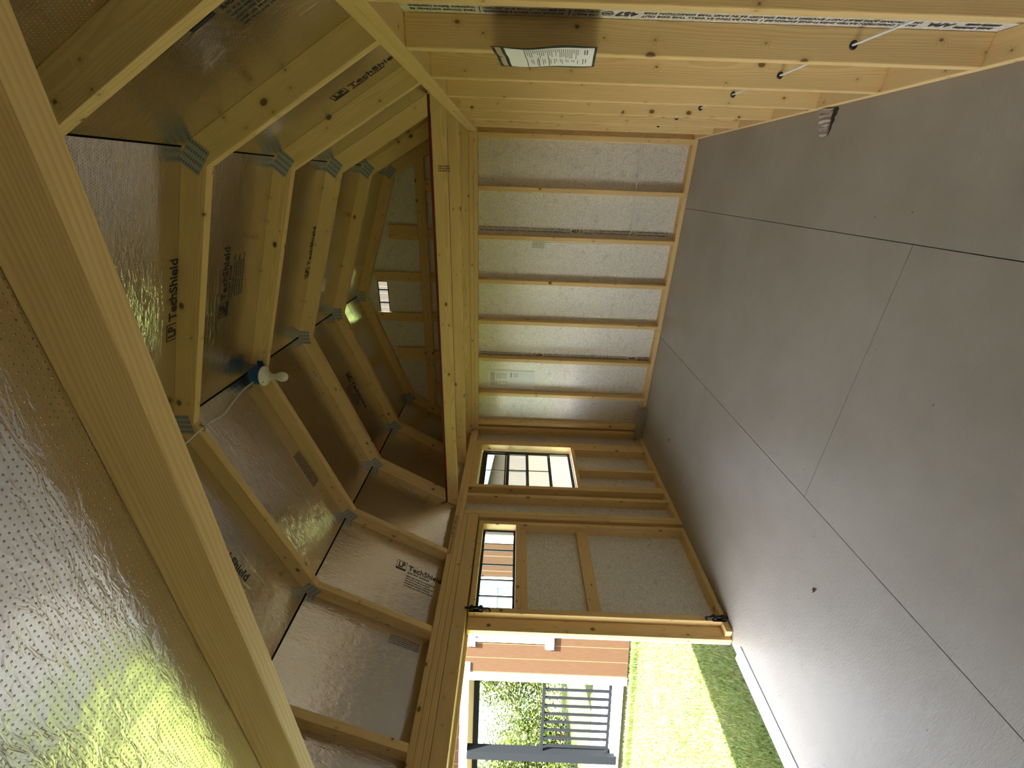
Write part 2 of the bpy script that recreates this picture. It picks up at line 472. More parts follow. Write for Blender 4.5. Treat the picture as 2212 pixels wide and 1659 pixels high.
# threshold strip in the doorway
th = tag(box('door_threshold', (-2.905, .86, 0.0), (LX-.025, 1.64, .004), ALU, bevel=.001), 'bare metal threshold strip along the floor edge of the open doorway', 'threshold')

# ------------------------------------------------------------------ walls
def wallbox(name, poly, holes, w0, w1, put, label):
    bm = bmesh.new(); holed(bm, poly, holes, w0, w1, put)
    return tag(from_bm(name, bm, SILVER), label, 'wall', kind='structure')
wr = wallbox('wall_right', [(NY-.1, 0-.05), (EY+.01, -.05), (EY+.01, 1.985), (NY-.1, 1.985)], [], RX, RX+.012,
             lambda u, v, w: (w, u, v), 'right side wall of bare studs and plates over silvery sheathing')
SY = [1.635+.4064*k for k in range(-5, 6)]
for y in SY: lumber('stud', (0, y, T2), (D4, y+T2, ZP), wr)
lumber('stud', (0, EY-T2, T2), (D4, EY, ZP), wr)
lumber('top_plate', (0, NY, ZP), (D4, EY, ZP+T2), wr)
lumber('top_plate', (.001, NY, ZP+T2), (D4, EY, ZT), wr)
lumber('sole_plate', (0, NY, 0), (D4, EY, T2), wr)

# end wall with the gable above it
gp = [(RX+.012, -.05), (RX+.012, 1.985), (-.294, 2.650), (-1.443, 3.046), (-2.584, 2.631), (LX-.012, 1.90), (LX-.012, -.05)]
TW = (-1.604, -1.290, 2.744, 2.850)
we = wallbox('wall_end', gp, [TW], EY, EY+.012, lambda u, v, w: (u, w, v),
             'end wall of bare studs over silvery sheathing, rising into the gable')
ex = [-.021]+[-.426-.4064*k for k in range(6)]
for i, x in enumerate(ex): lumber('stud', (x-.019, ED, T2), (x+.019, EY, ZP), we)
lumber('stud', (-2.845, ED, T2), (-2.807, EY, ZP), we)
lumber('stud', (-2.91, ED, T2), (-2.872, EY, ZP), we)
lumber('top_plate', (0, ED, ZP), (-W, EY, ZP+T2), we)
lumber('top_plate', (0, ED+.001, ZP+T2), (-W, EY, ZT), we)
lumber('sole_plate', (0, ED, 0), (-W, EY, T2), we)
# gable framing, 2x4 laid flat behind the last truss
GY0, GY1 = 4.0885, 4.1255
lumber('gable_plate', (-.205, GY0, 2.318), (-2.68, GY1, 2.407), we)
for x0, x1, z1 in ((-.76, -.89, 2.68), (-1.19, -1.28, 2.85), (-1.595, -1.685, 2.86), (-1.97, -2.10, 2.70)):
    lumber('gable_stud', (x0, GY0, 2.408), (x1, GY1, z1), we, axis=2)
for x0, x1 in ((-.38, -.468), (-.79, -.876), (-1.19, -1.28), (-1.59, -1.68), (-2.0, -2.09), (-2.38, -2.47)):
    lumber('gable_stud', (x0, GY0, 1.925), (x1, GY1, 2.317), we, axis=2)
# transom window in the gable
w2 = tag(empty('window_2', (-1.447, EY, TW[2]), 'tiny three-pane transom window high in the gable', 'window', kind='structure'))
bm = bmesh.new()
for a, b in (((TW[0], TW[2]), (TW[1], TW[2]+.008)), ((TW[0], TW[3]-.008), (TW[1], TW[3])), ((TW[0], TW[2]), (TW[0]+.008, TW[3])), ((TW[1]-.008, TW[2]), (TW[1], TW[3])),
             ((-1.384, TW[2]), (-1.372, TW[3])), ((-1.513, TW[2]), (-1.501, TW[3]))):
    bm_box(bm, (a[0], EY+.001, a[1]), (b[0], EY+.02, b[1]))
from_bm('window_frame', bm, FRAMEBLK, w2)
for x0, x1 in ((-1.596, -1.513), (-1.501, -1.384), (-1.372, -1.298)):
    box('pane', (x0, EY+.010, TW[2]+.008), (x1, EY+.012, TW[3]-.008), GLASS, w2)

# left wall with window and double doorway
WN = (3.088, 3.737, .828, 1.770); DR = (.87, 2.665, -.2, 1.716); FILL_WIN = (-.210, .439, .828, 1.770)  # last opening is unseen, added to bring daylight under the near loft
wl = wallbox('wall_left', [(NY-.1, -.05), (EY+.01, -.05), (EY+.01, 1.925), (NY-.1, 1.925)], [WN, DR, FILL_WIN], LX-.012, LX,
             lambda u, v, w: (w, u, v), 'left side wall of bare studs with a window and a double doorway')
def lst(y0, z0=T2, z1=ZP, nm='stud', x1=-W): lumber(nm, (x1, y0, z0), (LX, y0+T2, z1), wl, axis=2)
lst(EY-T2); lst(3.776); lst(3.737, T2, ZP, 'jack_stud'); lst(3.050); lst(2.925)
lst(2.703); lst(2.665, T2, 1.716, 'jack_stud'); lst(.832, T2, 1.716, 'jack_stud'); lst(.794); lst(.44); lst(-.25); lst(.10, T2, .789, 'cripple_stud')
lumber('window_sill_board', (-W, -.211, .790), (LX, .439, .828), wl)  # sill of the added daylight opening, out of view
lumber('window_header', (-W, -.211, 1.772), (LX, .439, 1.843), wl)  # header of the same added opening
for y in (3.6985, 3.349, 3.0885): lst(y, T2, .789, 'cripple_stud')
lumber('window_sill_board', (-W, 3.088, .790), (LX, 3.737, .828), wl)
lumber('window_header', (-W, 3.088, 1.772), (LX, 3.737, 1.808), wl)
lumber('window_header', (-W, 3.088, 1.808), (LX, 3.737, 1.843), wl)
lumber('top_plate', (-W, NY, ZP), (LX, ED, ZP+T2), wl)
lumber('top_plate', (-W-.001, NY, ZP+T2), (LX, EY, ZT), wl)
lumber('sole_plate', (-W, 2.666, 0), (LX, ED, T2), wl)
lumber('sole_plate', (-W, NY, 0), (LX, .869, T2), wl)
lumber('door_header', (-W, .832, 1.806), (LX, 2.702, 1.843), wl)
lumber('door_header', (-W, .832, 1.717), (-W-T2, 2.702, 1.805), wl)
lumber('door_header', (-W-.05, .832, 1.717), (LX, 2.702, 1.805), wl)
lumber('door_leak_cover', (LX-.015, .80, 1.695), (LX-.033, 2.76, 1.78), wl)  # outer strip added to block daylight leaking above the door leaf
lumber('door_leak_cover', (LX-.015, 2.615, -.05), (LX-.033, 2.70, 1.694), wl)  # added likewise, stops daylight at the far jamb gap
# near end wall, behind the camera
wn_ = wallbox('wall_near', gp, [], NY-.012, NY, lambda u, v, w: (u, w, v), 'near end wall of silvery sheathing behind the loft')

# window in the left wall
w1 = empty('window_1', (LX+.02, 3.41, WN[2]), 'black sash window with its lower sash raised, in the left wall', 'window', kind='structure')
fx0, fx1 = LX-.006, LX+.016
fy0, fy1, fz0, fz1 = 3.10, 3.725, .834, 1.760
def ringbox(name, x0, x1, y0, y1, z0, z1, w, mat, parent, wz=None):
    wz = wz or w; bm = bmesh.new()
    bm_box(bm, (x0, y0, z0), (x1, y1, z0+wz)); bm_box(bm, (x0, y0, z1-wz), (x1, y1, z1))
    bm_box(bm, (x0, y0, z0+wz), (x1, y0+w, z1-wz)); bm_box(bm, (x0, y1-w, z0+wz), (x1, y1, z1-wz))
    return from_bm(name, bm, mat, parent)
ringbox('window_frame', fx0, fx1, fy0, fy1, fz0, fz1, .030, FRAMEBLK, w1)
def sash(x0, x1, z0, z1, zm):
    s = ringbox('sash', x0, x1, fy0+.026, fy1-.026, z0, z1, .020, FRAMEBLK, w1, .030)
    ym = (fy0+fy1)/2
    box('muntin', (x0+.001, ym-.005, z0+.030), (x1-.001, ym+.005, z1-.030), FRAMEBLK, s)
    box('muntin', (x0+.001, fy0+.046, zm-.007), (x1-.001, fy1-.046, zm+.007), FRAMEBLK, s)
    box('pane', ((x0+x1)/2-.001, fy0+.042, z0+.022), ((x0+x1)/2+.001, fy1-.042, z1-.022), GLASS, s)
sash(LX-.004, LX+.003, 1.277, 1.740, 1.516)
sash(LX+.005, LX+.013, 1.050, 1.506, 1.285)
box('sash_latch', (LX+.013, 3.64, 1.063), (LX+.020, 3.67, 1.073), WHITEPL, w1)

# closed half of the double door
dr = empty('door_1', (-2.95, 2.14, .01), 'closed half of the double door, pine frame with a strip window near its top', 'door', kind='structure')
DY0, DY1 = 1.713, 2.627
bm = bmesh.new(); holed(bm, [(DY0+.002, .004), (DY1, .004), (DY1, 1.706), (DY0+.002, 1.706)], [(1.845, 2.587, 1.402, 1.665)], LX-.012, LX, lambda u, v, w: (w, u, v))
from_bm('door_panel', bm, SILVER, dr)
lumber('stile', (-W, 2.589, .0385), (LX, 2.627, 1.667), dr, axis=2)
lumber('stile', (-W, 1.803, .0385), (LX, 1.841, 1.667), dr, axis=2)
lumber('meeting_stile', (-2.960, DY0, .005), (LX, 1.802, 1.705), dr, axis=2)
lumber('top_rail', (-W, 1.803, 1.668), (LX, 2.627, 1.705), dr)
lumber('bottom_rail', (-W, 1.803, .005), (LX, 2.627, .038), dr)
lumber('bottom_block', (-W+.002, 1.735, .005), (-2.959, 1.802, .045), dr, axis=1)
lumber('middle_rail', (-2.960, 1.842, .812), (LX, 2.588, .901), dr)
lumber('window_rail', (-W, 1.842, 1.363), (LX, 2.588, 1.400), dr)
lumber('window_rail', (-2.955, 1.842, 1.312), (LX, 2.588, 1.362), dr)
wf = ringbox('door_window_frame', LX-.004, LX+.018, 1.843, 2.587, 1.402, 1.665, .016, FRAMEBLK, dr)
for y in (1.985, 2.118, 2.252, 2.390): box('muntin', (LX, y-.005, 1.417), (LX+.010, y+.005, 1.650), FRAMEBLK, wf)
box('pane', (LX+.004, 1.858, 1.417), (LX+.006, 2.572, 1.650), GLASS, wf)
def slide_bolt(z, sgn, label):
    e = empty('slide_bolt', (-2.905, 1.822, z), label, 'bolt', 'slide bolts on the closed door')
    y = 1.822
    box('bolt_plate', (-W, y-.022, z-.045), (-W+.003, y+.022, z+.045), BLACK, e, .001)
    for dz in (-.03, .03):
        box('bolt_guide', (-W+.003, y-.016, z+dz-.010), (-W+.022, y+.016, z+dz+.010), BLACK, e, .002)
    tube('bolt_bar', [(-W+.013, y, z-.062*sgn*1.0), (-W+.013, y, z+.075*sgn)], .0065, BLACK, e)
    tube('bolt_handle', curve_pts([(-W+.013, y, z-.062*sgn), (-W+.013, y, z-.080*sgn), (-W+.020, y-.012, z-.092*sgn), (-W+.022, y-.030, z-.090*sgn)], 5), .0055, BLACK, e)
slide_bolt(1.655, 1, 'black slide bolt at the top of the closed door')
slide_bolt(.060, -1, 'black slide bolt at the floor end of the closed door')

# ------------------------------------------------------------------ roof: sheathing panels, dark roofing above
def slope(i):
    a, b = V((O_[i][0], 0, O_[i][1])), V((O_[i+1][0], 0, O_[i+1][1])); return a, b
ce = None
bm = bmesh.new()
pts = [(O_[0][0]+.10, O_[0][1]-.173)] + O_[1:4] + [(O_[4][0]-.10, O_[4][1]-.173)]
cx, cz = -1.44, 2.0
outer = []
for i, p in enumerate(pts):
    outer.append((p[0]+(p[0]-cx)*.014, p[1]+.016+(.0 if 0 < i < 4 else 0)))
ov = []
for y in (NY-.15, EY+.15):
    ov.append([bm.verts.new((p[0], y, p[1])) for p in outer] + [bm.verts.new((p[0]+(p[0]-cx)*.01, y, p[1]+.02)) for p in outer[::-1]])
n = len(ov[0])
for k in range(n): bm.faces.new((ov[0][k], ov[0][(k+1) % n], ov[1][(k+1) % n], ov[1][k]))
ce = tag(from_bm('ceiling', bm, DARK), 'gambrel roof of foil-faced panels seen from inside, with dark joints', 'ceiling', kind='structure')
SEAMY = [NY-.1, EY+.1]
for i, sname in enumerate(('right lower', 'right upper', 'left upper', 'left lower')):
    a, b = slope(i)
    if i == 0: a = a + (a-b).normalized()*.1
    if i == 3: b = b + (b-a).normalized()*.1
    d = (b-a).normalized(); L = (b-a).length
    nrm = V((0, 1, 0)).cross(d)
    # local x along Y, local y along the slope, z outward
    for y0, y1 in ((NY-.1, EY+.01),):
        m = frame(a+V((0, y0, 0)), (0, 1, 0), d)
        zz = m.to_3x3() @ V((0, 0, 1)); sgn = 1 if zz.z > 0 else -1
        g0 = .006 if i in (2, 3) else .004
        g1 = .006 if i in (1, 2) else .004
        prism('sheathing_panel', [(0, g0), (y1-y0, g0), (y1-y0, L-g1), (0, L-g1)], min(0, .011*sgn), max(0, .011*sgn), m, FOIL, ce)

# ------------------------------------------------------------------ gambrel trusses
def offset_poly(P, d):
    n = len(P); out = []
    dirs = [(V(P[i+1])-V(P[i])).normalized() for i in range(n-1)]
    nor = [V((-q.y, q.x)) for q in dirs]
    nor = [q if q.dot(V((cx, 1.9))-V(P[i])) > 0 else -q for i, q in enumerate(nor)]
    for i in range(n):
        if i == 0: # cut level with the plate
            p = V(P[0])+nor[0]*d; t = (P[0][1]-p.y)/dirs[0].y; out.append(p+dirs[0]*t)
        elif i == n-1:
            p = V(P[-1])+nor[-1]*d; t = (P[-1][1]-p.y)/dirs[-1].y; out.append(p+dirs[-1]*t)
        else:
            a, b = nor[i-1], nor[i]; h = (a+b).normalized(); out.append(V(P[i])+h*(d/h.dot(a)))
    return out
IN_ = offset_poly(O_, D4)
TY = [4.0875-.6096*k for k in range(7)]
def gusset(e, i, y):
    o, q = V(O_[i]), IN_[i]; mid = (o+q)/2
    d0 = (V(O_[i])-V(O_[i-1])).normalized(); d1 = (V(O_[i+1])-V(O_[i])).normalized(); t = (d0+d1).normalized()
    u = V((-t.y, t.x))
    m = frame((mid.x, y-.0012, mid.y), (t.x, 0, t.y), (u.x, 0, u.y))
    w, h = (.050, .037)
    z = (m.to_3x3() @ V((0, 0, 1))).y
    prism('gusset_plate', [(-w, -h), (w, -h), (w, h), (-w, h)], 0 if z > 0 else -.0012, .0012 if z > 0 else 0, m, GAL, e)
tlabels = ['roof truss against the gable at the end wall', 'roof truss just before the gable truss, above the back loft',
           'roof truss standing over the front edge of the back loft', 'roof truss carrying the bare bulb',
           'roof truss next nearer than the bulb one, blue-black print beside it', 'nearest visible roof truss, high up beside the near loft joist']
for k in range(6):
    y = TY[k]
    e = empty('roof_truss', (-1.443, y, ZT), tlabels[k].replace('blue-black print', 'large print'), 'truss', 'gambrel roof trusses')
    for i in range(4):
        a, b = V(O_[i]), V(O_[i+1]); ia, ib = IN_[i], IN_[i+1]
        d = (b-a).normalized(); u = V((-d.y, d.x))
        m = frame((a.x, y, a.y), (d.x, 0, d.y), (u.x, 0, u.y))
        def lo(p): q = V(p)-a; return (q.dot(d), q.dot(u))
        g_ = .0004
        pts4 = [lo(a), lo(b), lo(ib), lo(ia)]
        z = (m.to_3x3() @ V((0, 0, 1))).y
        prism('rafter', pts4, 0 if z > 0 else -T2, T2 if z > 0 else 0, m, PINE, e, bevel=.0018)
    for i in (1, 2, 3): gusset(e, i, y)

# ------------------------------------------------------------------ lofts
def deck(name, y0, y1, label, red, y1b=None):
    m = frame((RX-.02, y0, 2.0085), (0, 1, 0), (-1, 0, 0))     # local z = +Z
    Wd = (RX-.02)-(LX+.02)
    e = empty(name, (-1.45, (y0+y1)/2, 2.0085), label, 'loft floor', 'loft decks at both ends')
    prism('deck_panel', [(0, .0), (y1-y0, .0), ((y1b or y1)-y0, Wd), (0, Wd)], 0, .0105, m, FOIL if red else FOILN, e)
    prism('deck_board', [(0, .0), (y1-y0, .0), ((y1b or y1)-y0, Wd), (0, Wd)], .0107, .0155, m, PINE, e)
    if red: box('painted_edge', (RX-.02, y0-.0012, 2.009), (LX+.02, y0-.0002, 2.0245), RED, e)
deck('loft_deck', 2.868, ED+.04, 'loft floor at the end wall with a thin red front edge', True)
dk2 = deck('loft_deck', NY+.01, .455, 'crumpled foil-faced loft floor right above the camera', False, .536)
def joist(y, lab, x0=.05, x1=-2.975):
    return tag(lumber('loft_joist', (x0, y, ZT+.0005), (x1, y+T2, ZT+D4), None), lab, 'joist', 'loft joists')
JA = joist(2.869, 'front joist of the loft at the end wall, under the red edge')
joist(3.478, 'middle joist of the loft at the end wall')
joist(4.046, 'rear joist of the loft, tight along the end wall plate')
# near joist, slightly out of square with the wall
y_r, y_l = .423, .500
ang = math.atan2(y_l-y_r, -2.975-.05)
m = frame((.05, y_r, ZT+.0005), (math.cos(ang), math.sin(ang), 0), (0, 0, 1))
z = (m.to_3x3() @ V((0, 0, 1))).y
bm = bmesh.new(); bm_box(bm, (0, 0, 0 if z > 0 else -T2), (3.026, D4, T2 if z > 0 else 0))
tag(from_bm('loft_joist', bm, CLEAR, None, m, bevel=.004), 'big close joist crossing overhead nearest the camera', 'joist', 'loft joists')

# ------------------------------------------------------------------ print on the foil
def logo(h):
    """LP box, name and small line, height of capitals h"""
    P = []
    bw = h*1.75; bh = h*1.55; y0 = -h*.42; t = h*.05
    P += [('rect', 0, y0, bw, y0+t), ('rect', 0, y0+bh, bw, y0+bh+t), ('rect', 0, y0, t, y0+bh), ('rect', bw-t, y0, bw, y0+bh+t), ('rect', bw*.02, y0+t, bw*.98, y0+h*.30)]
    lp = text_mesh('LP', h*1.30, h*.03, bw*.66); P.append((lp, bw*.16, y0+h*.50))
    tm = text_mesh('TechShield', h*1.32, h*.016, h*6.1); P.append((tm, bw+h*.35, -h*.0))
    rb = text_mesh('RADIANT BARRIER', h*.38, h*.006, h*3.9); P.append((rb, bw+h*.4, -h*.55))
    return P
def on_slope(i, x, y, lift=.0009):
    a, b = slope(i); t = (x-a.x)/(b.x-a.x); p = a+(b-a)*t; p.y = y
    d = (b-a).normalized(); nn = V((-d.z, 0, d.x)); 
    if nn.z > 0: nn = -nn
    return p+nn*lift
def slope_axes(i):
    a, b = slope(i); d = (b-a).normalized()
    if i < 2: return (-d, V((0, -1, 0)))
    return (d, V((0, 1, 0)))
fine = lambda h, s=0: sum([scribble(h*2.1, -h*(1.15+.42*k), h*(7.2-(k % 2)*.7), h*.2, seed=s+k) for k in range(5)], [])
def mark(i, x, y, h, extra=None, seed=1):
    r, u = slope_axes(i)
    lettering('printed_logo', logo(h)+(extra or []), on_slope(i, x, y), r, u, INK, ce)
    return r, u
mark(1, -1.012, 1.648, .043)
mark(1, -1.012, 1.975, .043); lettering('fine_print', fine(.043, 3), on_slope(1, -1.012, 1.975), *slope_axes(1), GREYINK, ce)
mark(1, -1.004, 2.862, .043)
mark(2, -1.884, 1.425, .043)
mark(2, -1.884, 3.215, .043); lettering('fine_print', fine(.043, 9), on_slope(2, -1.884, 3.215), *slope_axes(2), GREYINK, ce)
mark(3, -2.812, 2.062, .043); lettering('fine_print', fine(.043, 15), on_slope(3, -2.812, 2.062), *slope_axes(3), GREYINK, ce)
mark(0, -.070, 1.240, .043); lettering('fine_print', fine(.043, 21), on_slope(0, -.070, 1.240), *slope_axes(0), GREYINK, ce)
mark(0, -.078, 2.130, .043)
lettering('fine_print', sum([scribble(0, -.011*k, .26, .0055, seed=40+k) for k in range(7)], []), on_slope(2, -1.993, 2.235), *slope_axes(2), GREYINK, ce)
lettering('fine_print', sum([scribble(0, -.011*k, .20, .0055, seed=60+k) for k in range(5)], []), on_slope(3, -2.86, 1.60), *slope_axes(3), GREYINK, ce)
# white paper stickers on the foil
def sticker(i, x, y):
    r, u = slope_axes(i); p = on_slope(i, x, y, .0005)
    s = prism('paper_sticker', [(0, 0), (.075, 0), (.075, .022), (0, .022)], 0, .0005, frame(p, r, u), PAPER, ce)
    lettering('sticker_print', [('rect', .006+.011*k, .004, .013+.011*k, .018) for k in range(6)], p+V((0, 0, 0))+(r.cross(u))*.0008, r, u, GREYINK, s)
sticker(2, -1.68, 2.80); sticker(3, -2.76, 2.79)

# ------------------------------------------------------------------ print on walls, plates and studs
def wall_print(org, r, u, L, parent, f, apa):
    h = .0145; P = []
    x0 = L*.13 if apa else 0.0; wl_ = L*f-.035-x0
    P.append((text_mesh('PANEL DIRECTION RATED SHEATHING EXPOSURE 1 SPAN RATING 24 WALL THIS SIDE OUT', h*1.25, .0003, wl_), x0, h*1.75))
    P.append((text_mesh('THE STRONG AXIS MUST NOT EXCEED STUDS SPACED 24 IN AND THIS DIRECTION FOR', h*1.25, .0003, wl_), x0, 0))
    if apa: P.append((text_mesh('APA', h*2.6, .0012, .075), L*.075, h*.4)); P += scribble(0, h*1.8, L*.065, h, seed=5)+scribble(0, 0, L*.06, h, seed=6)
    P.append((text_mesh('457', h*2.9, .0014, .066), L*f-.02, h*.3))
    bm_ = bmesh.new(); cxx, cyy = L*f+.068, h*1.25; N = 24
    ro = [[bm_.verts.new((cxx+rr*math.cos(6.2832*k/N), cyy+rr*math.sin(6.2832*k/N), .0004)) for k in range(N)] for rr in (.0175, .0140)]
    for k in range(N): bm_.faces.new((ro[0][k], ro[0][(k+1) % N], ro[1][(k+1) % N], ro[1][k]))
    rm = bpy.data.meshes.new('ring'); bm_.to_mesh(rm); bm_.free()
    P.append((rm, 0, 0)); P.append(('rect', cxx-.009, cyy-.003, cxx+.009, cyy+.003))
    x1 = L*f+.095; rem = L-x1
    P.append((text_mesh('USE ONLY', h*1.25, .0003, .075), x1, h*1.75)); P.append((text_mesh('OPEN WALL', h*1.25, .0003, .075), x1, 0))
    P.append(('rect', x1+.085, -.001, x1+.088, h*2.8))
    x2 = x1+.10; rem = L-x2
    P.append((text_mesh('(EXTERIOR WALL, SIDING & SHEATHING)', h*1.25, .0003, rem*.52), x2, h*1.75))
    P.append((text_mesh('CA SFM WUI LISTING: 8140-2027:0001', h*1.25, .0003, rem*.52), x2, 0))
    P.append(('rect', x2+rem*.54, -.001, x2+rem*.54+.003, h*2.8))
    P.append((text_mesh('read limited warranty at', h*1.25, .0003, rem*.42), x2+rem*.57, h*1.75))
    P.append((text_mesh('Important: Before installation', h*1.25, .0003, rem*.42), x2+rem*.57, 0))
    return lettering('wall_print', P, org, r, u, INK, parent)
wall_print((-.783, EY-.0012, 1.835), (0, 0, -1), (1, 0, 0), 1.76, we, .50, False)
wall_print((-1.993, EY-.0012, .05), (0, 0, 1), (-1, 0, 0), 1.77, we, .645, True)
wall_print((RX-.0012, 1.575, .08), (0, 0, 1), (0, 1, 0), 1.74, wr, .62, True)
# handwriting on the left top plate
lettering('handwriting', [(text_mesh('Pinnertome # PM 28C AEN 50', .034, -.0004, .40), 0, 0)], (-W+.0008, 2.265, 1.889), (0, 1, 0), (0, 0, 1), INK, wl)
# faint mill stamps
def stamp(org, r, u, parent, seed):
    P = sum([scribble(0, -.013*k, .075, .009, gap=.5, seed=seed+k) for k in range(3)], [])
    lettering('mill_stamp', P, org, r, u, FAINT, parent)
stamp((-.30, 2.8684, 1.975), (0, 0, -1), (1, 0, 0), JA, 5)

# ------------------------------------------------------------------ lamp at the ridge
lamp = empty('ceiling_lamp', (-1.446, 2.2, 2.93), 'bare white bulb in a porcelain lampholder on a blue box at the ridge', 'lamp')
bxm = frame((-1.446, 2.212, 2.965), (1, 0, 0), (0, 1, 0))
bm = bmesh.new()
prof = []
for k in range(20):
    t = 2*math.pi*k/20; c_, s_ = math.cos(t), math.sin(t)
    prof.append((.048*(abs(c_)**.5)*(1 if c_ > 0 else -1), .044*(abs(s_)**.5)*(1 if s_ > 0 else -1)))
bm_prism(bm, prof, -.026, .040)
from_bm('junction_box', bm, BLUE, lamp, bxm, bevel=.002)
box('nail_tab', (-1.52, 2.245, 2.955), (-1.37, 2.257, 2.985), BLUE, lamp, .001)
lm = Matrix.Translation((-1.446, 2.205, 2.9385))
ho = lathe('lampholder', [(.030, 0), (.058, -.0005), (.060, -.004), (.059, -.009), (.054, -.012), (.040, -.017), (.028, -.024), (.023, -.032), (.0215, -.040), (.019, -.042), (.006, -.042)], PORC, lamp, lm)
for sx in (-1, 1):
    lathe('screw', [(.001, -.0145), (.0045, -.0150), (.0045, -.0165), (.001, -.0175)], FAINT, ho, Matrix.Translation((-1.446+sx*.02, 2.205+sx*.040, 2.9385+.001)), 10)
bulb_m = Matrix.Translation((-1.446, 2.205, 2.9385-.042))
lathe('bulb_base', [(.010, .004), (.0155, .003), (.0155, -.004), (.0165, -.006), (.0168, -.022), (.018, -.030), (.012, -.031)], WHITEPL, lamp, bulb_m)
bp = [(.0178, -.029)]
for k in range(1, 13):
    t = math.pi*(.18+.82*k/12); bp.append((max(.0295*math.sin(t), .001) if k > 2 else .0178+(.0295*math.sin(math.pi*(.18+.82*3/12))-.0178)*(k/3), -.064-(-.0+.0)*0+.030*math.cos(t)*1.0-.006))
bp = [(.0178, -.029), (.0195, -.036), (.0235, -.045), (.0275, -.055), (.0297, -.066), (.0290, -.077), (.0255, -.087), (.0190, -.095), (.0100, -.0995), (.001, -.101)]
lathe('bulb_globe', bp, PORC, lamp, bulb_m)
cab = tag(tube('lamp_cable', curve_pts([(-1.470, 2.175, 2.985), (-1.486, 2.08, 3.000), (-1.512, 1.99, 3.005), (-1.521, 1.88, 2.988), (-1.496, 1.77, 2.968), (-1.470, 1.672, 2.938), (-1.452, 1.5, 2.900), (-1.45, 1.2, 2.915), (-1.46, 1.0, 2.945)], 8), .0042, CABLE, None, 8),
          'white cable looping from the blue lamp box to the next truss', 'cable')
tube('cable_staple', curve_pts([(-1.486, 1.668, 2.958), (-1.486, 1.668, 2.932), (-1.472, 1.668, 2.928), (-1.458, 1.668, 2.932), (-1.458, 1.668, 2.958)], 4), .0016, BLACK, cab, 6)

# ------------------------------------------------------------------ wall wiring
cw = tag(tube('wall_cable', [(.045, y/10, .455+.004*math.sin(y*.8)) for y in range(-4, 41)], .0052, CABLE, None, 8, .6), 'white flat cable threaded through the right wall studs', 'cable')
tag(tube('outlet_cable', curve_pts([(.02, 4.083, .453), (-.2, 4.083, .442), (-.40, 4.083, .447), (-.60, 4.083, .438), (-.79, 4.083, .452), (-.862, 4.090, .60), (-.87, 4.092, 1.0), (-.872, 4.09, 1.22)], 6), .0062, CABLE, None, 8), 'white cable crossing the end wall bays to the outlet', 'cable')
for y in SY[3:]:
    lathe('cable_hole', [(.0125, 0), (.0125, .0008), (.001, .0009)], BLACK, wr, frame((.045, y-.0004, .455), (1, 0, 0), (0, 0, 1)), 14)
ou = empty('wall_outlet', (-.880, 4.06, 1.225), 'almond duplex outlet fixed beside a stud of the end wall', 'outlet')
box('outlet_box', (-.852, 4.055, 1.238), (-.908, 4.11, 1.328), BLUE, ou, .001)
box('cover_plate', (-.843, 4.048, 1.224), (-.916, 4.0545, 1.340), OUTLET, ou, .0015)
for z in (1.262, 1.302):
    r_ = prism('receptacle', [(.017*math.cos(k*.5236)*1.0, .0145*math.sin(k*.5236)) for k in range(12)], 0, .002, frame((-.88, 4.0478, z), (1, 0, 0), (0, 0, 1)), OUTLET, ou)
    for dx in (-.006, .006): box('slot', (-.88+dx-.0012, 4.0450, z-.004), (-.88+dx+.0012, 4.0457, z+.006), BLACK, r_)

# ------------------------------------------------------------------ papers
# document pouch tacked to the stud
dp = empty('document_pouch', (-.004, 1.65, 1.23), 'printed sheet in a green-edged clear pouch tacked to a right wall stud', 'document')
def bent(name, y0, y1, z0, z1, mat, lift, th=.0008):
    bm = bmesh.new(); ny, nz = 14, 10; g2 = []
    for k in (0, 1):
        g = []
        for i in range(ny+1):
            row = []
            for j in range(nz+1):
                y = y0+(y1-y0)*i/ny; z_ = z0+(z1-z0)*j/nz+.012-.104*(y-1.53)
                x = -.0055-.004*((y-1.66)/.12)**2-.002*math.sin(z_*31)-.0015*math.sin(y*60+z_*20)
                row.append(bm.verts.new((x-lift-k*th, y+.14*(z_-1.4), z_)))
            g.append(row)
        g2.append(g)
    for k in (0, 1):
        for i in range(ny):
            for j in range(nz): bm.faces.new((g2[k][i][j], g2[k][i+1][j], g2[k][i+1][j+1], g2[k][i][j+1]))
    return from_bm(name, bm, mat, dp, smooth=True)
Y0, Y1, Z0, Z1 = 1.527, 1.770, 1.246, 1.560
bent('pouch_binding', Y0, Y1, Z0, Z1, GREENB, 0)
bent('header_strip', Y0+.012, Y1-.012, 1.533, 1.550, TANP, .0012)
bent('printed_sheet', Y0+.014, Y1-.013, 1.254, 1.522, PAPER, .0012)
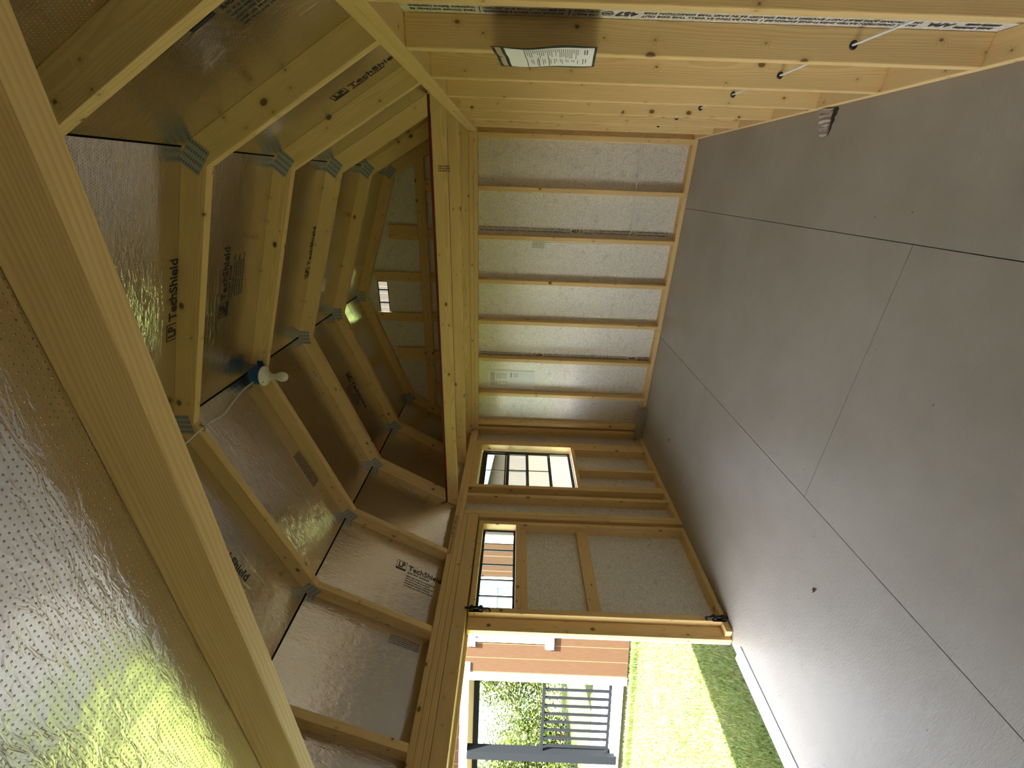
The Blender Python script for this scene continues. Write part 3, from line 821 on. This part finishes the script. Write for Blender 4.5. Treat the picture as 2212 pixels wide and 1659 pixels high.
def bent_lines():
    bm = bmesh.new()
    def seg(y0, y1, z0, h):
        n_ = 10
        for i in range(n_):
            q = []
            for (yy, zz) in ((y0+(y1-y0)*i/n_, z0), (y0+(y1-y0)*(i+1)/n_, z0), (y0+(y1-y0)*(i+1)/n_, z0+h), (y0+(y1-y0)*i/n_, z0+h)):
                zz = zz+.012-.104*(yy-1.53)
                x = -.0055-.004*((yy-1.66)/.12)**2-.002*math.sin(zz*31)-.0015*math.sin(yy*60+zz*20)
                q.append(bm.verts.new((x-.0028, yy+.14*(zz-1.4), zz)))
            bm.faces.new(q)
    rn = random.Random(3)
    for k in range(26):
        z_ = 1.455-.0062*k
        seg(Y0+.025, Y0+.025+rn.uniform(.05, .12), z_, .0019)
        if k % 3: seg(Y0+.150, Y0+.150+rn.uniform(.02, .07), z_, .0019)
    for z_ in (1.462, 1.425, 1.392): seg(Y0+(.02 if z_ > 1.45 else .12), Y1-.02, z_, .0026)
    for z_ in (1.272, 1.279): seg(Y0+.03, Y0+.09, z_, .0035)
    seg(Y0+.14, Y0+.20, 1.283, .0025); seg(Y0+.14, Y0+.18, 1.275, .0025)
    return from_bm('sheet_print', bm, GREYINK, dp)
bent_lines()
lathe('tack', [(.0045, 0), (.005, -.002), (.001, -.004)], ALU, dp, frame((-.0105, 1.653, 1.543), (0, 1, 0), (0, 0, 1)), 10)
# instruction sheet on the end wall
sh = empty('instruction_sheet', (-2.30, EY-.003, 1.24), 'white instruction sheet on the end wall, in the sixth bay', 'document')
sh['label'] = 'tall white instruction sheet pinned between two end wall studs'
box('sheet', (-2.205, EY-.0035, 1.235), (-2.415, EY-.002, 1.745), PAPER, sh)
P = []
for k in range(4): P += scribble(.03, -.035-.012*k, .12, .006, seed=80+k)
for k in range(8): P += scribble(.035, -.10-.014*k, .10, .004, seed=90+k)
P += [('rect', .028, -.255, .085, -.247)]
for k in range(5): P += scribble(.03, -.28-.011*k, .08, .004, seed=100+k)
bx0, by0 = .135, -.21
D = [('rect', bx0, by0, bx0+.05, by0+.002), ('rect', bx0, by0+.085, bx0+.05, by0+.087), ('rect', bx0, by0, bx0+.002, by0+.087), ('rect', bx0+.048, by0, bx0+.05, by0+.087)]
for k in range(6): P += scribble(.13, -.035-.012*k, .185, .004, seed=120+k)
lettering('sheet_drawing', D, (-2.205, EY-.0040, 1.745), (-1, 0, 0), (0, 0, 1), GREYINK, sh)
lettering('sheet_print', P, (-2.205, EY-.0040, 1.745), (-1, 0, 0), (0, 0, 1), GREYINK, sh)

# ------------------------------------------------------------------ things on the floor
tag(box('grey_block', (-2.55, 3.966, .001), (-2.905, 4.034, .078), GREYBOX, None, .003), 'grey block lying on the floor in the end wall corner by the window', 'block')
def flap():
    bm = bmesh.new(); rn = random.Random(4); N = 14; rows = []
    for i in range(N+1):
        t = i/N; x = -.006-.115*t
        w = (.050*(1-.45*t))*(1+.3*rn.uniform(-1, 1)); yc = 2.395-.015*t+.008*rn.uniform(-1, 1)
        rows.append([bm.verts.new((x, yc-w*.5, .002)), bm.verts.new((x+.004*rn.uniform(-1, 1), yc-w*.1, .007+.006*rn.random())), bm.verts.new((x, yc+w*.5, .020+.022*rn.random()*(1-t)))])
    for i in range(N):
        for k in range(2): bm.faces.new((rows[i][k], rows[i+1][k], rows[i+1][k+1], rows[i][k+1]))
    o = from_bm('torn_flap', bm, TORN, None)
    so = o.modifiers.new('thick', 'SOLIDIFY'); so.thickness = .0015
    return o
fp = tag(flap(), 'torn strip of floor facing peeled up by the right wall', 'debris')
bm = bmesh.new(); rn = random.Random(6); a0 = []
for i in range(12):
    t = i/11; a0.append((-.004-.118*t, 2.372-.016*t-.004*rn.random()))
for i in range(11, -1, -1):
    t = i/11; a0.append((-.004-.118*t, 2.372-.016*t-(.036*(1-t)**.7+.003)*(.6+.6*rn.random())))
bm_prism(bm, a0, .0003, .0012); from_bm('gouge', bm, BLACK, fp)
def dry_leaf(x, y, s, rot, lab):
    bm = bmesh.new(); P = []
    for k in range(10):
        t = 2*math.pi*k/10; rr = s*(1 if k % 2 else .55)*(1.3 if k == 0 else 1)
        P.append(bm.verts.new((x+rr*math.cos(t+rot), y+.6*rr*math.sin(t+rot), .002+.007*(k % 3)/2)))
    c0 = bm.verts.new((x, y, .004))
    for k in range(10): bm.faces.new((c0, P[k], P[(k+1) % 10]))
    o = from_bm('dry_leaf', bm, LEAFBR, None); md = o.modifiers.new('thick', 'SOLIDIFY'); md.thickness = .0008
    tag(o, lab, 'leaf')
dry_leaf(-2.065, 1.382, .016, .4, 'small curled brown leaf on the open floor near the doorway')
dry_leaf(-2.475, 3.282, .016, 1.7, 'tiny brown leaf scrap on the floor near the window wall')

# ------------------------------------------------------------------ outside: ground and lawn
ZG = -.30
tag(box('ground', (-60, -30, ZG-.1), (30, 60, ZG), GROUND), 'sunlit lawn ground outside the doorway', 'ground', kind='structure')
def grass():
    rn = random.Random(11); vs = []; fs = []
    A0 = V((-5.789, 3.511)); dd = V((-.9405, -.3398))
    def blade(x, y, h, w):
        a = rn.uniform(0, 6.283); lx, ly = math.cos(a), math.sin(a); b_ = rn.uniform(.2, .9)*h; bx_, by_ = math.cos(a+1.57), math.sin(a+1.57)
        i = len(vs)
        vs.extend([(x-lx*w, y-ly*w, ZG), (x+lx*w, y+ly*w, ZG), (x+bx_*b_*.4+lx*w*.6, y+by_*b_*.4+ly*w*.6, ZG+h*.6), (x+bx_*b_*.4-lx*w*.6, y+by_*b_*.4-ly*w*.6, ZG+h*.6), (x+bx_*b_, y+by_*b_, ZG+h*.95)])
        fs.append((i, i+1, i+2, i+3)); fs.append((i+3, i+2, i+4))
    k = 0
    while k < 52000:
        x = -3.07-abs(rn.random()**1.3)*4.6; y = rn.uniform(-.2, 3.6)
        if V((x, y)).y > 3.511+ (x+5.789)*.3613-.02 and x < -4.4: continue
        blade(x, y, rn.uniform(.02, .055), rn.uniform(.0016, .0034)); k += 1
    for k in range(9000):        # taller fringe along the skid of the brown building
        s_ = rn.uniform(-.6, 2.6); p = A0+dd*s_; blade(p.x+rn.gauss(0, .03)+.02, p.y-abs(rn.gauss(0, .04))-.01, rn.uniform(.04, .11), .002)
    me = bpy.data.meshes.new('grass'); me.from_pydata(vs, [], fs); me.materials.append(GRASS)
    o = bpy.data.objects.new('grass', me); link(o); tag(o, 'short yellow-green grass growing right outside the doorway', 'grass', kind='stuff')
grass()

# ------------------------------------------------------------------ outside: brown porch building (plane through A, direction d)
A0 = V((-5.789, 3.511, 0)); dv = V((-.9405, -.3398, 0)).normalized(); nv = V((-.3398, .9405, 0)).normalized()   # nv points away from us
BM = Matrix((dv, nv, V((0, 0, 1)))).transposed().to_4x4(); BM.translation = A0
bld = empty('porch_building', A0, 'brown sided porch building with white trim seen through the doorway', 'building')
def bb(name, s0, s1, o0, o1, z0, z1, mat, parent=bld, bevel=0.0):
    bm = bmesh.new(); bm_box(bm, (s0, o0, z0), (s1, o1, z1)); return from_bm(name, bm, mat, parent, BM.copy(), bevel=bevel)
bb('siding_wall', -1.39, .53, .001, .06, -.20, 2.30, BROWN)
bb('side_wall', -1.39, -1.33, .061, 1.5, -.20, 2.30, BROWN)
bb('porch_gable', .60, 3.9, .03, .06, 2.02, 2.30, BROWN)
bb('corner_post', .525, .63, -.012, .09, -.20, 1.915, WHITE)
bb('corner_board', -1.40, -1.30, -.018, -.001, -.20, 2.0, WHITE)
bb('porch_header', .44, 3.9, -.012, .09, 1.916, 2.02, WHITE)
bb('header_bracket', .38, .524, -.012, .0, 1.90, 2.02, WHITE)
wd = bb('building_window', -.70, .03, .0, .02, .90, 1.84, DARKPANE)
bb('casing', -.83, -.70, -.025, -.001, .91, 1.84, WHITE, wd)
bb('casing', .03, .065, -.025, -.001, .91, 1.84, WHITE, wd)
bb('casing', -.88, .135, -.030, -.001, 1.84, 1.99, WHITE, wd); bb('casing', -.88, .14, -.030, -.001, .80, .91, WHITE, wd)
for s_ in (-.58, -.36, -.14): bb('muntin', s_-.022, s_+.022, -.012, -.001, .911, 1.839, WHITE, wd)
for z_ in (1.12, 1.37, 1.60): bb('muntin', -.699, .029, -.011, -.002, z_-.02, z_+.02, WHITE, wd)
bb('skid', -1.39, 4.2, .02, .10, -.298, -.235, OLD); bb('sill_timber', -1.39, .62, .03, .10, -.234, -.201, SILL); bb('sill_timber', .621, 4.2, .03, .10, -.234, -.161, SILL)
bb('deck_rim', .631, 4.2, .0, .035, -.160, -.105, WHITE)
dk = bb('porch_deck', .631, 4.2, .036, 1.25, -.10, -.05, WHITE)
for k in range(9): bb('deck_gap', .64, 4.19, .14+.13*k, .145+.13*k, -.0499, -.0490, GREYINK, dk)
bb('porch_ceiling', .631, 4.0, .091, 1.35, 1.93, 1.95, OLD)
bb('porch_back_beam', .631, 4.0, 1.25, 1.34, 1.84, 1.929, GREYPOST)
rl = bb('railing', .66, 1.80, .03, .055, .875, .915, GREYPOST)
bb('bottom_rail', .66, 1.80, .03, .055, -.02, .015, GREYPOST, rl)
for k in range(8): bb('baluster', .77+.12*k-.012, .77+.12*k+.012, .030, .054, .016, .874, GREYPOST, rl)
bb('porch_post', 1.685, 1.80, -.02, .10, -.124, 1.915, GREYPOST)
rf = bb('roof', -1.42, 4.2, -.1, 1.5, 2.301, 2.36, BLUEROOF)
for s_ in (.9, 1.9): bb('foundation_brick', s_, s_+.25, .12, .3, -.299, -.201, BRICK)

# pale building seen through the window
def plane_bld(name, p0, p1, z1, mat, label, roofmat=None, depth=3.0, roof=None):
    p0 = V((*p0, 0)); p1 = V((*p1, 0)); d_ = (p1-p0).normalized(); n_ = V((-d_.y, d_.x, 0))
    if n_.dot(V((0, 0, 0))-p0) > 0: n_ = -n_
    M2 = Matrix((d_, n_, V((0, 0, 1)))).transposed().to_4x4(); M2.translation = p0
    e = empty(name, p0, label, 'building'); L = (p1-p0).length
    hand = d_.cross(n_).z
    if hand < 0: M2 = Matrix((d_, n_, V((0, 0, 1)))).transposed().to_4x4(); M2.translation = p0
    bm = bmesh.new(); bm_box(bm, (0, 0, ZG), (L, .1, z1)); from_bm('siding_wall', bm, mat, e, M2.copy())
    for xa, xb in ((0, .1), (L-.1, L)):
        bm = bmesh.new(); bm_box(bm, (xa, .101, ZG), (xb, depth, z1)); from_bm('side_wall', bm, mat, e, M2.copy())
    if roof:
        bm = bmesh.new()
        q = [(-.15, z1-.08+.0), (depth/2, z1+roof), (depth+.15, z1-.08)]
        for x in (-.2, L+.2): pass
        va = [[bm.verts.new((x, a, b)) for a, b in q]+[bm.verts.new((x, a, b+.05)) for a, b in q[::-1]] for x in (-.2, L+.2)]
        for k in range(6): bm.faces.new((va[0][k], va[0][(k+1) % 6], va[1][(k+1) % 6], va[1][k]))
        bm.faces.new(va[0][::-1]); bm.faces.new(va[1])
        from_bm('roof', bm, roofmat, e, M2.copy())
    return e, M2
plane_bld('display_shed', (-5.55, 5.83), (-9.2, 13.85), 1.97, PALEBR, 'pale tan sided shed with a light blue roof, outside the left wall window', BLUEROOF, 3.2, 1.3)
plane_bld('tall_building', (3.0, 12), (-7, 12), 6.5, PALEBR, 'tall pale building seen through the gable transom', None, 4)
hs, HM = plane_bld('far_house', (-24, 24), (-24, 2), 5.5, PALE, 'pale blue-grey house far behind the bushes', DARK, 8, 2.5)
bm = bmesh.new(); bm_box(bm, (-23.95, 10.1, 1.25), (-23.9, 10.75, 2.0)); from_bm('house_window', bm, WHITE, hs)
bm = bmesh.new()
for a, b in ((10.15, 10.40), (10.45, 10.70)):
    bm_box(bm, (-23.9, a, 1.30), (-23.89, b, 1.60)); bm_box(bm, (-23.9, a, 1.65), (-23.89, b, 1.95))
from_bm('house_window_pane', bm, DARKPANE, hs)

# bushes behind the porch
def bush(x, y, h, w, seed, label):
    rn = random.Random(seed); e = empty('bush', (x, y, ZG), label, 'bush', 'bushes beyond the porch')
    bm = bmesh.new()
    for k in range(6):
        a = k*1.05+rn.random(); bm_tube(bm, curve_pts([(x, y, ZG), (x+.1*math.cos(a)*w, y+.1*math.sin(a)*w, ZG+h*.4), (x+.35*w*math.cos(a), y+.35*w*math.sin(a), ZG+h*.85)], 4), .018, 6)
    from_bm('branch', bm, BARK, e)
    vs = []; fs = []
    for k in range(11000):
        cxx = rn.gauss(0, 1); cyy = rn.gauss(0, 1); czz = rn.gauss(0, 1); L_ = math.sqrt(cxx*cxx+cyy*cyy+czz*czz); rr = rn.random()**.45
        lump = 1+.25*math.sin(cxx/L_*5+seed)+.2*math.sin(czz/L_*7+cyy*3)
        p = V((x+cxx/L_*rr*w*.5*lump, y+cyy/L_*rr*w*.5*lump, ZG+h*.52+czz/L_*rr*h*.5*lump))
        if p.z < ZG+.03: continue
        a = V((rn.gauss(0, 1), rn.gauss(0, 1), rn.gauss(0, .6))).normalized(); b_ = a.orthogonal().normalized(); s_ = rn.uniform(.025, .05)
        i = len(vs); vs.extend([p-a*s_, p+b_*s_*.45, p+a*s_, p-b_*s_*.45]); fs.append((i, i+1, i+2, i+3))
    me = bpy.data.meshes.new('foliage'); me.from_pydata([tuple(v) for v in vs], [], fs); me.materials.append(BUSH)
    o = bpy.data.objects.new('foliage', me); link(o, e)
bush(-12.6, 6.75, 2.9, 1.5, 1, 'tall dark green bush beside the white porch corner post')
bush(-13.0, 5.65, 1.9, 1.5, 2, 'yellow-green bush in the middle of the porch opening')
bush(-12.2, 4.6, 2.3, 1.3, 3, 'bush at the dark post end of the porch opening')
